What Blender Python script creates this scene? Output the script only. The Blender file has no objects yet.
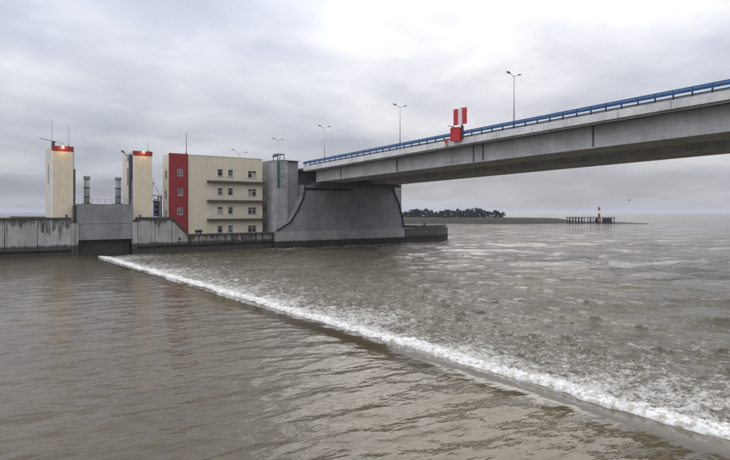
import bpy, math, random
import numpy as np
from mathutils import Vector, Matrix

random.seed(7)
RNG = np.random.default_rng(11)
SC = bpy.context.scene
COL = SC.collection
R = math.radians

# ------------------------------------------------------------------ camera
CAM_H = 8.0
cd = bpy.data.cameras.new('camera')
cd.sensor_width = 36.0
cd.lens = 36.0 * 560.0 / 730.0
cd.shift_y = -18.0 / 730.0
cd.clip_start = 0.2
cd.clip_end = 60000
cam = bpy.data.objects.new('camera', cd)
COL.objects.link(cam)
cam.location = (0, 0, CAM_H)
cam.rotation_euler = (R(90), 0, -math.atan2(0.6, 0.8))
SC.camera = cam

# ------------------------------------------------------------------ sky
SUN_EL = R(27)
SUN_AZ = math.atan2(448, 364)            # clockwise from +Y
SUN_DIR = Vector((math.sin(SUN_AZ) * math.cos(SUN_EL), math.cos(SUN_AZ) * math.cos(SUN_EL), math.sin(SUN_EL)))
world = bpy.data.worlds.new('World')
SC.world = world
world.use_nodes = True
wt = world.node_tree
wt.nodes.clear()


class NT:
    """small helper round a node tree"""
    def __init__(s, tree):
        s.t = tree

    def n(s, kind, **kw):
        nd = s.t.nodes.new(kind)
        for k, v in kw.items():
            setattr(nd, k, v)
        return nd

    def link(s, a, b):
        s.t.links.new(a, b)

    def put(s, sock, val):
        if isinstance(val, bpy.types.NodeSocket):
            s.t.links.new(val, sock)
        else:
            sock.default_value = val

    def math(s, op, a, b=0.0, c=None, clamp=False):
        nd = s.n('ShaderNodeMath', operation=op, use_clamp=clamp)
        s.put(nd.inputs[0], a)
        s.put(nd.inputs[1], b)
        if c is not None:
            s.put(nd.inputs[2], c)
        return nd.outputs[0]

    def vmath(s, op, a, b=(0, 0, 0)):
        nd = s.n('ShaderNodeVectorMath', operation=op)
        s.put(nd.inputs[0], a)
        s.put(nd.inputs[1], b)
        return nd.outputs['Value'] if op in ('DOT_PRODUCT', 'LENGTH') else nd.outputs[0]

    def noise(s, vec, scale, detail=4.0, rough=0.55, dist=0.0):
        nd = s.n('ShaderNodeTexNoise')
        s.link(vec, nd.inputs['Vector'])
        nd.inputs['Scale'].default_value = scale
        nd.inputs['Detail'].default_value = detail
        nd.inputs['Roughness'].default_value = rough
        nd.inputs['Distortion'].default_value = dist
        return nd.outputs[0]

    def mapr(s, v, a, b, c=0.0, d=1.0, smooth=False):
        nd = s.n('ShaderNodeMapRange')
        nd.interpolation_type = 'SMOOTHSTEP' if smooth else 'LINEAR'
        s.put(nd.inputs['Value'], v)
        s.put(nd.inputs['From Min'], a)
        s.put(nd.inputs['From Max'], b)
        s.put(nd.inputs['To Min'], c)
        s.put(nd.inputs['To Max'], d)
        return nd.outputs[0]

    def mix(s, f, a, b, mode='MIX'):
        nd = s.n('ShaderNodeMix', data_type='RGBA', blend_type=mode)
        s.put(nd.inputs['Factor'], f)
        for i, v in ((6, a), (7, b)):
            if isinstance(v, bpy.types.NodeSocket):
                s.link(v, nd.inputs[i])
            else:
                nd.inputs[i].default_value = (*v[:3], 1)
        return nd.outputs[2]

    def scale3(s, vec, sc):
        nd = s.n('ShaderNodeVectorMath', operation='MULTIPLY')
        s.link(vec, nd.inputs[0])
        nd.inputs[1].default_value = sc
        return nd.outputs[0]


w = NT(wt)
tc = w.n('ShaderNodeTexCoord')
dirv = tc.outputs['Generated']
sep = w.n('ShaderNodeSeparateXYZ')
w.link(dirv, sep.inputs[0])
zc = w.math('MAXIMUM', sep.outputs[2], 0.0)
den = w.math('ADD', zc, 0.16)
cx = w.math('DIVIDE', sep.outputs[0], den)
cy = w.math('DIVIDE', sep.outputs[1], den)
cmb = w.n('ShaderNodeCombineXYZ')
w.link(cx, cmb.inputs[0])
w.link(cy, cmb.inputs[1])
cmb.inputs[2].default_value = 3.7
cl1 = w.noise(cmb.outputs[0], 0.55, 6.0, 0.5, 0.25)
cl2 = w.noise(cmb.outputs[0], 1.9, 5.0, 0.55, 0.3)
cl = w.math('ADD', w.math('MULTIPLY', cl1, 0.76), w.math('MULTIPLY', cl2, 0.24))
cl = w.mapr(cl, 0.33, 0.67, 0.0, 1.0, True)
# overcast luminance: brighter towards the zenith
lum = w.math('MULTIPLY_ADD', zc, 1.5, 0.42)
lum = w.math('MULTIPLY', lum, w.mapr(cl, 0, 1, 0.77, 1.30))
tint = w.mix(cl, (0.765, 0.82, 1.0), (0.945, 0.965, 1.0))
cloud = w.mix(1.0, tint, lum, 'MULTIPLY')
# sunlight coming through the cloud
dt = w.math('MAXIMUM', w.vmath('DOT_PRODUCT', dirv, tuple(SUN_DIR)), 0.0)
glow = w.math('MULTIPLY', w.math('POWER', dt, 30.0), w.mapr(cl, 0, 1, 0.2, 0.95))
glowc = w.mix(1.0, (1.0, 0.86, 0.70), glow, 'MULTIPLY')
cloud = w.mix(1.0, cloud, glowc, 'ADD')
sky = w.n('ShaderNodeTexSky', sky_type='NISHITA')
sky.sun_disc = False
sky.sun_elevation = SUN_EL
sky.sun_rotation = SUN_AZ
sky.air_density = 1.2
sky.dust_density = 0.6
skyc = w.mix(1.0, sky.outputs[0], (0.10, 0.10, 0.10), 'MULTIPLY')
cover = w.mapr(cl, 0.0, 1.0, 0.93, 1.0)
allsky = w.mix(cover, skyc, cloud)
bg = w.n('ShaderNodeBackground')
w.link(allsky, bg.inputs[0])
bg.inputs[1].default_value = 1.0
wo = w.n('ShaderNodeOutputWorld')
w.link(bg.outputs[0], wo.inputs[0])

sl = bpy.data.lights.new('sun', 'SUN')
sl.energy = 0.5
sl.angle = R(40)
sl.color = (1.0, 0.93, 0.84)
sun = bpy.data.objects.new('sun', sl)
COL.objects.link(sun)
sun.rotation_euler = (-SUN_DIR).to_track_quat('-Z', 'Y').to_euler()

SC.view_settings.view_transform = 'Standard'
SC.view_settings.look = 'None'
SC.view_settings.exposure = 0.0
SC.view_settings.gamma = 1.0
SC.view_settings.use_curve_mapping = False
SC.render.engine = 'CYCLES'
SC.cycles.max_bounces = 6
SC.cycles.use_denoising = True


# ------------------------------------------------------------------ materials
def new_mat(name):
    m = bpy.data.materials.new(name)
    m.use_nodes = True
    m.node_tree.nodes.clear()
    t = NT(m.node_tree)
    b = t.n('ShaderNodeBsdfPrincipled')
    o = t.n('ShaderNodeOutputMaterial')
    t.link(b.outputs[0], o.inputs[0])
    g = t.n('ShaderNodeNewGeometry')
    return m, t, b, g.outputs['Position']


def add_bump(t, b, h, strength, dist):
    bp = t.n('ShaderNodeBump')
    bp.inputs['Strength'].default_value = strength
    bp.inputs['Distance'].default_value = dist
    t.link(h, bp.inputs['Height'])
    t.link(bp.outputs[0], b.inputs['Normal'])
    return bp


def dark(c, k):
    return tuple(x * k for x in c)


def paint(name, c, rough=0.5, var=0.18, metal=0.0, scale=1.4, dirt=0.35):
    """painted or plain surface: uneven tone, faint runs of dirt"""
    m, t, b, p = new_mat(name)
    n1 = t.noise(p, scale, 5)
    n2 = t.noise(t.scale3(p, (3.0, 3.0, 0.22)), 1.2, 4)
    col = t.mix(t.mapr(n1, 0.3, 0.7), dark(c, 1 - var), dark(c, 1 + var * 0.6))
    col = t.mix(t.math('MULTIPLY', t.mapr(n2, 0.52, 0.75), dirt), col, dark((c[0] * 0.6 + 0.05, c[1] * 0.6 + 0.045, c[2] * 0.6 + 0.04), 0.55))
    t.link(col, b.inputs['Base Color'])
    b.inputs['Roughness'].default_value = rough
    b.inputs['Metallic'].default_value = metal
    return m


def concrete(name, c, stain=0.5, drip=0.0, dripz=7.0, driplen=2.5, wet=0.0, formwork=0.0, stainc=(0.05, 0.045, 0.036)):
    m, t, b, p = new_mat(name)
    n1 = t.noise(p, 0.35, 6, 0.6)
    n2 = t.noise(p, 3.0, 5, 0.6)
    n3 = t.noise(t.scale3(p, (1.6, 1.6, 0.16)), 1.0, 5, 0.6)
    col = t.mix(t.mapr(n1, 0.32, 0.68), dark(c, 0.78), dark(c, 1.18))
    col = t.mix(t.math('MULTIPLY', t.mapr(n2, 0.42, 0.72), 0.35), col, dark(c, 0.6))
    col = t.mix(t.math('MULTIPLY', t.mapr(n3, 0.50, 0.70), stain), col, stainc)
    sp = t.n('ShaderNodeSeparateXYZ')
    t.link(p, sp.inputs[0])
    if drip > 0:
        n4 = t.noise(t.scale3(p, (1.5, 1.5, 0.10)), 1.0, 5, 0.65)
        n5 = t.noise(p, 0.9, 4)
        thick = t.math('MULTIPLY', t.math('MULTIPLY', t.mapr(n4, 0.36, 0.66), driplen), t.mapr(t.noise(p, 0.16, 3), 0.36, 0.62, 0.3, 1.5))
        below = t.math('SUBTRACT', dripz, sp.outputs[2])
        edge = t.math('SUBTRACT', thick, below)
        f = t.math('MULTIPLY', t.mapr(edge, -0.25, 0.3), t.mapr(n5, 0.25, 0.6, 0.45, 1.0))
        col = t.mix(t.math('MULTIPLY', f, drip), col, stainc)
    if formwork > 0:
        br = t.n('ShaderNodeTexBrick')
        mp = t.n('ShaderNodeCombineXYZ')
        t.link(t.math('ADD', sp.outputs[0], sp.outputs[1]), mp.inputs[0])
        t.link(sp.outputs[2], mp.inputs[1])
        t.link(mp.outputs[0], br.inputs['Vector'])
        br.offset = 0.0
        br.inputs['Scale'].default_value = 1.0
        br.inputs['Brick Width'].default_value = 3.0
        br.inputs['Row Height'].default_value = 1.6
        br.inputs['Mortar Size'].default_value = 0.03
        br.inputs['Color1'].default_value = (1.0, 1.0, 1.0, 1)
        br.inputs['Color2'].default_value = (0.86, 0.86, 0.86, 1)
        br.inputs['Mortar'].default_value = (0.6, 0.6, 0.6, 1)
        col = t.mix(formwork, col, br.outputs[0], 'MULTIPLY')
    if wet > 0:
        n6 = t.noise(p, 1.1, 4)
        f = t.mapr(t.math('ADD', sp.outputs[2], t.math('MULTIPLY', n6, -1.1)), wet - 0.75, wet - 0.35, 1.0, 0.0)
        col = t.mix(t.math('MULTIPLY', f, 0.9), col, (0.022, 0.02, 0.014))
    t.link(col, b.inputs['Base Color'])
    b.inputs['Roughness'].default_value = 0.85
    add_bump(t, b, t.noise(p, 6.0, 5), 0.35, 0.03)
    return m


def cladding(name, c, step=0.6):
    """cassette cladding: tiny joints between sheets that are too small to pick apart"""
    m, t, b, p = new_mat(name)
    sp = t.n('ShaderNodeSeparateXYZ')
    t.link(p, sp.inputs[0])
    mp = t.n('ShaderNodeCombineXYZ')
    t.link(t.math('ADD', sp.outputs[0], sp.outputs[1]), mp.inputs[0])
    t.link(sp.outputs[2], mp.inputs[1])
    br = t.n('ShaderNodeTexBrick')
    t.link(mp.outputs[0], br.inputs['Vector'])
    br.offset = 0.0
    br.inputs['Scale'].default_value = 1.0
    br.inputs['Brick Width'].default_value = step
    br.inputs['Row Height'].default_value = step
    br.inputs['Mortar Size'].default_value = 0.012
    br.inputs['Color1'].default_value = (*c, 1)
    br.inputs['Color2'].default_value = (*dark(c, 0.94), 1)
    br.inputs['Mortar'].default_value = (*dark(c, 0.74), 1)
    n2 = t.noise(t.scale3(p, (2.5, 2.5, 0.2)), 1.0, 4)
    col = t.mix(t.math('MULTIPLY', t.mapr(n2, 0.48, 0.72), 0.4), br.outputs[0], dark(c, 0.55))
    n1 = t.noise(p, 0.5, 4)
    col = t.mix(t.mapr(n1, 0.35, 0.65, 0, 0.15), col, dark(c, 0.7))
    t.link(col, b.inputs['Base Color'])
    b.inputs['Roughness'].default_value = 0.55
    return m


def glass(name, c):
    m, t, b, p = new_mat(name)
    n = t.noise(p, 0.8, 2)
    t.link(t.mix(t.mapr(n, 0.4, 0.6), dark(c, 0.5), dark(c, 1.6)), b.inputs['Base Color'])
    b.inputs['Roughness'].default_value = 0.06
    b.inputs['IOR'].default_value = 1.5
    return m


M = {}
M['wall_conc'] = concrete('stained_quay_concrete', (0.40, 0.385, 0.375), 0.35, 0.93, 7.0, 4.2, 2.0)
M['wall_conc_pale'] = concrete('pale_quay_concrete', (0.38, 0.365, 0.345), 0.5, 0.95, 7.0, 2.2, 2.0)
M['low_conc'] = concrete('low_quay_concrete', (0.26, 0.24, 0.22), 0.85, 0.97, 3.5, 2.6, 2.0)
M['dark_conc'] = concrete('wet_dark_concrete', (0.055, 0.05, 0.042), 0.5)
M['cap'] = concrete('mossy_coping', (0.062, 0.056, 0.046), 0.5)
M['gate_conc'] = concrete('grey_gate_concrete', (0.235, 0.235, 0.235), 0.22, formwork=0.4)
M['pier_conc'] = concrete('pier_concrete', (0.275, 0.275, 0.275), 0.18, formwork=0.55)
M['pier_base'] = concrete('pier_base_concrete', (0.34, 0.335, 0.325), 0.2)
M['tower_conc'] = concrete('tower_concrete', (0.37, 0.365, 0.37), 0.25, 0.4, 19.8, 2.0)
M['girder'] = concrete('girder_paint', (0.60, 0.595, 0.605), 0.14, formwork=0.12)
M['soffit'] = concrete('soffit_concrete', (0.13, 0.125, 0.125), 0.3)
M['fascia'] = concrete('fascia_white', (0.80, 0.79, 0.77), 0.15)
M['caisson'] = concrete('caisson_concrete', (0.10, 0.097, 0.08), 0.6, 0.7, 4.2, 1.5, 1.7)
M['asphalt'] = concrete('asphalt', (0.06, 0.06, 0.06), 0.2)
M['paving'] = concrete('quay_paving', (0.2, 0.19, 0.18), 0.4)
M['beige'] = cladding('beige_cladding', (0.66, 0.585, 0.44))
M['cream'] = cladding('cream_cladding', (0.75, 0.655, 0.475))
M['white_clad'] = cladding('white_cladding', (0.78, 0.73, 0.61))
M['red'] = cladding('red_cladding', (0.27, 0.012, 0.017), 1.2)
M['red_band'] = paint('red_band', (0.20, 0.012, 0.012), 0.5)
M['sign_red'] = paint('sign_red', (0.62, 0.02, 0.03), 0.4, 0.15, dirt=0.2)
M['sign_white'] = paint('sign_white', (0.86, 0.84, 0.78), 0.4, 0.05, dirt=0.08)
M['blue'] = paint('railing_blue', (0.024, 0.135, 0.34), 0.4, 0.2)
M['dark_blue'] = paint('post_blue', (0.018, 0.03, 0.075), 0.5)
M['steel'] = paint('galvanised_steel', (0.33, 0.34, 0.36), 0.45, 0.2, 0.5)
M['dark_steel'] = paint('dark_steel', (0.06, 0.06, 0.075), 0.5, 0.25)
M['seam'] = paint('black_seam', (0.018, 0.018, 0.022), 0.7)
M['column'] = paint('grey_green_column', (0.27, 0.29, 0.295), 0.5, 0.25)
M['slab'] = paint('brown_slab', (0.075, 0.058, 0.042), 0.7)
M['frame'] = paint('window_frame', (0.5, 0.485, 0.45), 0.5, 0.08)
M['rust'] = paint('rusty_gate_steel', (0.05, 0.037, 0.03), 0.7, 0.4)
M['glass'] = glass('window_glass', (0.02, 0.022, 0.026))
M['glass_pale'] = glass('window_glass_pale', (0.10, 0.11, 0.13))
M['blind'] = paint('window_blind', (0.34, 0.33, 0.30), 0.4)
M['green'] = paint('green_board', (0.045, 0.10, 0.08), 0.5)
M['lamp_grey'] = paint('lamp_grey', (0.48, 0.48, 0.5), 0.5, 0.1)
M['lamp_head'] = paint('lamp_head', (0.10, 0.10, 0.11), 0.4, 0.1)
M['roof'] = paint('roof_felt', (0.12, 0.12, 0.12), 0.9)
M['bank'] = concrete('bank_earth', (0.045, 0.034, 0.028), 0.5)
M['bark'] = paint('bark', (0.05, 0.038, 0.03), 0.9)
M['needles'] = paint('needles', (0.035, 0.048, 0.036), 0.8, 0.5, scale=0.5)
M['feather'] = paint('grey_feather', (0.12, 0.12, 0.13), 0.8)
M['yellow'] = paint('yellow_case', (0.55, 0.38, 0.12), 0.5)

mm, t_, b_, p_ = new_mat('lit_lamp')
b_.inputs['Base Color'].default_value = (1, 0.6, 0.25, 1)
b_.inputs['Emission Color'].default_value = (1.0, 0.55, 0.20, 1)
b_.inputs['Emission Strength'].default_value = 9.0
M['lit'] = mm


# ------------------------------------------------------------------ mesh helpers
class MB:
    def __init__(s):
        s.v = []
        s.f = []

    def poly(s, pts):
        k = len(s.v)
        s.v += [tuple(p) for p in pts]
        s.f.append(tuple(range(k, k + len(pts))))
        return s

    def box(s, x0, x1, y0, y1, z0, z1):
        k = len(s.v)
        s.v += [(x0, y0, z0), (x1, y0, z0), (x1, y1, z0), (x0, y1, z0), (x0, y0, z1), (x1, y0, z1), (x1, y1, z1), (x0, y1, z1)]
        s.f += [tuple(k + i for i in q) for q in ((0, 3, 2, 1), (4, 5, 6, 7), (0, 1, 5, 4), (1, 2, 6, 5), (2, 3, 7, 6), (3, 0, 4, 7))]
        return s

    def loft(s, a, b, caps=True):
        """two closed loops of equal length"""
        k = len(s.v)
        n = len(a)
        s.v += [tuple(p) for p in a] + [tuple(p) for p in b]
        for i in range(n):
            j = (i + 1) % n
            s.f.append((k + i, k + j, k + n + j, k + n + i))
        if caps:
            s.f.append(tuple(k + i for i in reversed(range(n))))
            s.f.append(tuple(k + n + i for i in range(n)))
        return s

    def prism_y(s, pts, y0, y1):           # pts in (x, z)
        return s.loft([(x, y0, z) for x, z in pts], [(x, y1, z) for x, z in pts])

    def prism_z(s, pts, z0, z1):           # pts in (x, y)
        return s.loft([(x, y, z0) for x, y in pts], [(x, y, z1) for x, y in pts])

    def tube(s, p, q, r0, r1=None, n=8):
        r1 = r0 if r1 is None else r1
        p, q = Vector(p), Vector(q)
        d = (q - p).normalized()
        u = d.orthogonal().normalized()
        v = d.cross(u)
        A, B = [], []
        for i in range(n):
            a = 2 * math.pi * i / n
            e = u * math.cos(a) + v * math.sin(a)
            A.append(p + e * r0)
            B.append(q + e * r1)
        return s.loft(A, B)

    def beam(s, p, q, wd, ht):
        """rectangular bar between two points, vertical sides"""
        p, q = Vector(p), Vector(q)
        d = (q - p).normalized()
        sd = d.cross(Vector((0, 0, 1)))
        sd = sd.normalized() if sd.length > 1e-5 else Vector((1, 0, 0))
        up = sd.cross(d).normalized()
        A = [p + sd * a * wd / 2 + up * b * ht / 2 for a, b in ((-1, -1), (1, -1), (1, 1), (-1, 1))]
        return s.loft(A, [x + (q - p) for x in A])

    def mesh(s, name, origin=(0, 0, 0)):
        me = bpy.data.meshes.new(name)
        o = origin
        me.from_pydata([(x - o[0], y - o[1], z - o[2]) for x, y, z in s.v], [], s.f)
        return me


def fix_normals(me):
    import bmesh
    bm = bmesh.new()
    bm.from_mesh(me)
    bmesh.ops.recalc_face_normals(bm, faces=bm.faces)
    bm.to_mesh(me)
    bm.free()


def world_of(o):
    p = Vector((0, 0, 0))
    while o is not None:
        p += o.location
        o = o.parent
    return p


def obj(name, mb, mat, parent=None, smooth=False, origin=None):
    """one mesh object from world-space geometry"""
    base = world_of(parent) if parent else Vector((0, 0, 0))
    loc = Vector(origin) if origin is not None else base
    me = mb.mesh(name, loc)
    fix_normals(me)
    me.materials.append(M[mat] if isinstance(mat, str) else mat)
    if smooth:
        me.polygons.foreach_set('use_smooth', [True] * len(me.polygons))
    o = bpy.data.objects.new(name, me)
    COL.objects.link(o)
    o.parent = parent
    o.location = loc - base
    return o


def tag(o, label, cat, group=None):
    o['label'] = label
    o['category'] = cat
    if group:
        o['group'] = group
    return o


def thing(name, loc, label, cat, group=None):
    o = bpy.data.objects.new(name, None)
    o.empty_display_size = 0.5
    COL.objects.link(o)
    o.location = loc
    return tag(o, label, cat, group)


def struct(o):
    o['kind'] = 'structure'
    return o


def share(src, loc, parent):
    """another piece with the same mesh, at a world place"""
    c = src.copy()
    COL.objects.link(c)
    c.parent = parent
    c.location = Vector(loc) - world_of(parent)
    return c


def copy_tree(o, parent=None):
    c = o.copy()
    COL.objects.link(c)
    c.parent = parent
    for ch in [x for x in COL.objects if x.parent == o]:
        copy_tree(ch, c)
    return c


def wall_holes(mb, x0, x1, z0, z1, y, holes, depth):
    """wall facing -Y with real openings and reveals"""
    xs = sorted({x0, x1, *[h[0] for h in holes], *[h[1] for h in holes]})
    zs = sorted({z0, z1, *[h[2] for h in holes], *[h[3] for h in holes]})
    for a, b in zip(xs, xs[1:]):
        for c, d in zip(zs, zs[1:]):
            mx, mz = (a + b) / 2, (c + d) / 2
            if any(h[0] < mx < h[1] and h[2] < mz < h[3] for h in holes):
                continue
            mb.poly([(a, y, c), (b, y, c), (b, y, d), (a, y, d)])
    for a, b, c, d in holes:
        e = y + depth
        mb.poly([(a, y, c), (a, e, c), (b, e, c), (b, y, c)])
        mb.poly([(a, y, d), (b, y, d), (b, e, d), (a, e, d)])
        mb.poly([(a, y, c), (a, y, d), (a, e, d), (a, e, c)])
        mb.poly([(b, y, c), (b, e, c), (b, e, d), (b, y, d)])


# value noise for the water and foam
_perm = RNG.random((256, 256))


def vnoise(x, y):
    xi = np.floor(x).astype(int)
    yi = np.floor(y).astype(int)
    fx = x - xi
    fy = y - yi
    fx = fx * fx * (3 - 2 * fx)
    fy = fy * fy * (3 - 2 * fy)
    g = lambda a, b: _perm[a & 255, b & 255]
    return (g(xi, yi) * (1 - fx) + g(xi + 1, yi) * fx) * (1 - fy) + (g(xi, yi + 1) * (1 - fx) + g(xi + 1, yi + 1) * fx) * fy


def fbm(x, y, o=4, gain=0.55):
    s = 0
    a = 1.0
    tot = 0
    for i in range(o):
        s = s + a * vnoise(x * 2 ** i + 17.3 * i, y * 2 ** i + 9.1 * i)
        tot += a
        a *= gain
    return s / tot


def sstep(a, b, x):
    u = np.clip((x - a) / (b - a), 0, 1)
    return u * u * (3 - 2 * u)


# ------------------------------------------------------------------ water
GATE_X = 22.4           # line of the raised gate under water
QY = 113.0               # face of the far quay


def edge_x(y):
    return GATE_X + 0.8 * (fbm(y / 2.6, y * 0 + 3.1, 3) - 0.5) + 0.5 * (fbm(y / 0.7, y * 0 + 8.1, 3) - 0.5)


def fall(x):
    """mean level across the gate: slides down over the crest"""
    xs = np.array([-1e5, 17.5, 19.2, 20.5, 21.4, 22.4, 23.0, 24.5, 28, 1e5])
    zs = np.array([0.13, 0.13, 0.10, 0.02, -0.09, -0.25, -0.24, -0.18, -0.18, -0.18])
    # smooth by averaging a few shifted copies
    z = 0
    for d in (-0.8, -0.6, -0.4, -0.2, 0, 0.2, 0.4, 0.6, 0.8):
        z = z + np.interp(x + d, xs, zs)
    return z / 9


def axis(lo, a, b, hi, step, grow, grow_lo):
    mid = np.arange(a, b, step)
    out = [b]
    s = step
    while out[-1] < hi:
        s *= grow
        out.append(out[-1] + s)
    inn = [a]
    s = step
    while inn[-1] > lo:
        s *= grow_lo
        inn.append(inn[-1] - s)
    return np.concatenate([np.array(inn[:0:-1]), mid, np.array(out)])


ax = axis(-9000, 1.0, 34.0, 16000, 0.12, 1.017, 1.08)
ay = axis(-6000, 6.0, 46.0, 16000, 0.14, 1.017, 1.08)
X, Y = np.meshgrid(ax, ay, indexing='ij')
DX = np.gradient(ax)[:, None] + 0 * Y
DY = np.gradient(ay)[None, :] + 0 * X
SP = np.maximum(DX, DY)


def wave_sum(n, lmin, lmax, rms, d0, spread, power=1.0):
    z = np.zeros_like(X)
    per = rms * math.sqrt(2.0 / n)
    for i in range(n):
        lam = lmin * (lmax / lmin) ** (RNG.random() ** power)
        th = d0 + RNG.normal() * spread
        k = 2 * math.pi / lam
        at = sstep(2.5, 5.0, lam / SP)
        ph = RNG.random() * 6.283
        arg = k * (X * math.cos(th) + Y * math.sin(th)) + ph
        # warp so that crests are short and broken
        arg += 1.6 * (fbm(X / (lam * 3.1) + i, Y / (lam * 3.1), 1) - 0.5) * 2
        z += at * per / k * np.sin(arg)
    return z


down = sstep(22.2, 23.4, X)
calm = 1 - 0.9 * sstep(18.4, 20.4, X) * (1 - sstep(22.4, 23.0, X))
up_w = wave_sum(34, 0.6, 3.4, 0.085, R(80), 0.45)
dn_w = wave_sum(38, 0.5, 2.4, 0.25, R(20), 1.0) + wave_sum(26, 2.4, 11.0, 0.12, R(35), 0.8) * (0.75 + 1.15 * sstep(32, 60, X))
dn_w = 0.17 * np.tanh(dn_w / 0.17)
d = X - edge_x(Y)
near = np.exp(-np.clip(d, 0, None) / 6.0) * down
lump = (fbm(X / 0.8, Y / 0.8, 4) - 0.5) * 0.42 * near * (0.25 + 0.75 * sstep(1.0, 2.6, d)) * sstep(2.5, 5, 0.9 / SP * 2)
swell = (fbm(X / 9.0, Y / 9.0, 2) - 0.5) * 0.5 * sstep(34, 60, X) * sstep(2, 4, 9.0 / SP) * (0.35 + 0.65 * np.exp(-((Y - 55) / 45.0) ** 2))
Z = fall(X) + (1 - down) * calm * up_w + down * (dn_w * (0.75 + 0.5 * near) + swell) + lump
# foam cover of the surface
core = sstep(-0.1, 0.25, d)
D = core * (0.85 * (1 - sstep(0.4, 2.1, d)) + (0.28 * np.exp(-np.clip(d - 0.6, 0, None) / 5.0) + 0.25 * np.exp(-np.clip(d, 0, None) / 60.0) + 0.14) * sstep(0.4, 2.1, d))
D *= 0.72 + 0.56 * fbm(X / 7.0, Y / 7.0, 3)
D = np.clip(D + core * 0.25 * np.exp(-np.abs(Y - 110) / 2.5) * sstep(50, 62, X) * (1 - sstep(100, 112, X)), 0, 1)
D *= (Y < 112.6)
nx, ny = X.shape
me = bpy.data.meshes.new('water')
vv = np.stack([X, Y, Z], -1).reshape(-1, 3).astype(np.float32)
idx = np.arange(nx * ny).reshape(nx, ny)
quads = np.stack([idx[:-1, :-1], idx[1:, :-1], idx[1:, 1:], idx[:-1, 1:]], -1).reshape(-1, 4).astype(np.int32)


def fill_mesh(me, vv, quads):
    me.vertices.add(len(vv))
    me.vertices.foreach_set('co', vv.ravel())
    me.loops.add(quads.size)
    me.loops.foreach_set('vertex_index', quads.ravel())
    me.polygons.add(len(quads))
    me.polygons.foreach_set('loop_start', np.arange(0, quads.size, 4, dtype=np.int32))
    me.polygons.foreach_set('loop_total', np.full(len(quads), 4, dtype=np.int32))
    me.polygons.foreach_set('use_smooth', np.ones(len(quads), dtype=bool))
    me.update()


fill_mesh(me, vv, quads)
lost = 1 - sstep(2.5, 5.0, 3.0 / SP)
for nm, arr in (('foam', D), ('chop', down), ('lost', lost), ('calm', 1 - 0.86 * sstep(18.7, 20.2, X) * (1 - sstep(22.2, 22.7, X)))):
    at = me.attributes.new(nm, 'FLOAT', 'POINT')
    at.data.foreach_set('value', arr.reshape(-1).astype(np.float32))
mw, t, b, p = new_mat('murky_water')
fo = t.n('ShaderNodeAttribute', attribute_name='foam').outputs['Fac']
ch = t.n('ShaderNodeAttribute', attribute_name='chop').outputs['Fac']
nA = t.noise(p, 1.5, 6, 0.62, 0.6)
nB = t.noise(p, 5.5, 5, 0.62, 0.5)
nn = t.math('ADD', t.math('MULTIPLY', nA, 0.55), t.math('MULTIPLY', nB, 0.45))
th = t.mapr(fo, 0.0, 1.0, 0.74, 0.26)
foam = t.mapr(nn, t.math('SUBTRACT', th, 0.07), t.math('ADD', th, 0.13), 0.0, 1.0, True)
foam = t.math('MULTIPLY', foam, t.mapr(t.noise(p, 11.0, 4, 0.7), 0.36, 0.6, 0.6, 1.0))
lo_ = t.n('ShaderNodeAttribute', attribute_name='lost').outputs['Fac']
body = t.mix(t.mapr(t.noise(p, 0.12, 3), 0.35, 0.65), (0.078, 0.060, 0.032), (0.102, 0.080, 0.045))
body = t.mix(t.math('MULTIPLY', ch, 0.6), body, (0.092, 0.078, 0.041))
col = t.mix(t.math('MULTIPLY', foam, 0.9), body, (0.74, 0.71, 0.65))
t.link(col, b.inputs['Base Color'])
t.link(t.math('ADD', t.mapr(foam, 0, 1, 0.05, 0.7), t.math('MULTIPLY', lo_, 0.05), clamp=True), b.inputs['Roughness'])
b.inputs['IOR'].default_value = 1.333
rip = t.math('ADD', t.math('MULTIPLY', t.noise(t.scale3(p, (1.3, 2.6, 1)), 1.1, 3, 0.45, 0.4), 0.055), t.math('MULTIPLY', t.noise(t.scale3(p, (1.0, 1.6, 1)), 4.0, 3, 0.5), 0.012))
far_r = t.math('MULTIPLY', t.noise(t.scale3(p, (0.8, 1.2, 1)), 0.75, 4, 0.55, 0.3), 0.16)
rip = t.math('ADD', rip, t.math('MULTIPLY', far_r, lo_))
rip = t.math('MULTIPLY', rip, t.n('ShaderNodeAttribute', attribute_name='calm').outputs['Fac'])
chp = t.math('ADD', t.math('MULTIPLY', t.noise(p, 0.45, 7, 0.64, 0.5), 0.72), t.math('MULTIPLY', nn, 0.09))
far_c = t.math('MULTIPLY', t.noise(p, 0.17, 6, 0.6, 0.4), 1.3)
chp = t.math('ADD', chp, t.math('MULTIPLY', far_c, lo_))
gust = t.mapr(t.noise(p, 0.075, 6, 0.62, 0.8), 0.40, 0.60, 0.36, 1.3, True)
gust = t.mapr(lo_, 0.0, 1.0, t.math('MULTIPLY_ADD', gust, 0.45, 0.55), gust)
chp = t.math('MULTIPLY', chp, gust)
hgt = t.math('ADD', t.math('MULTIPLY', rip, t.math('SUBTRACT', 1.0, ch)), t.math('MULTIPLY', chp, ch))
hgt = t.math('ADD', hgt, t.math('MULTIPLY', foam, 0.035))
add_bump(t, b, hgt, 1.0, 1.0)
me.materials.append(mw)
water = bpy.data.objects.new('water', me)
COL.objects.link(water)
struct(water)

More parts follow.
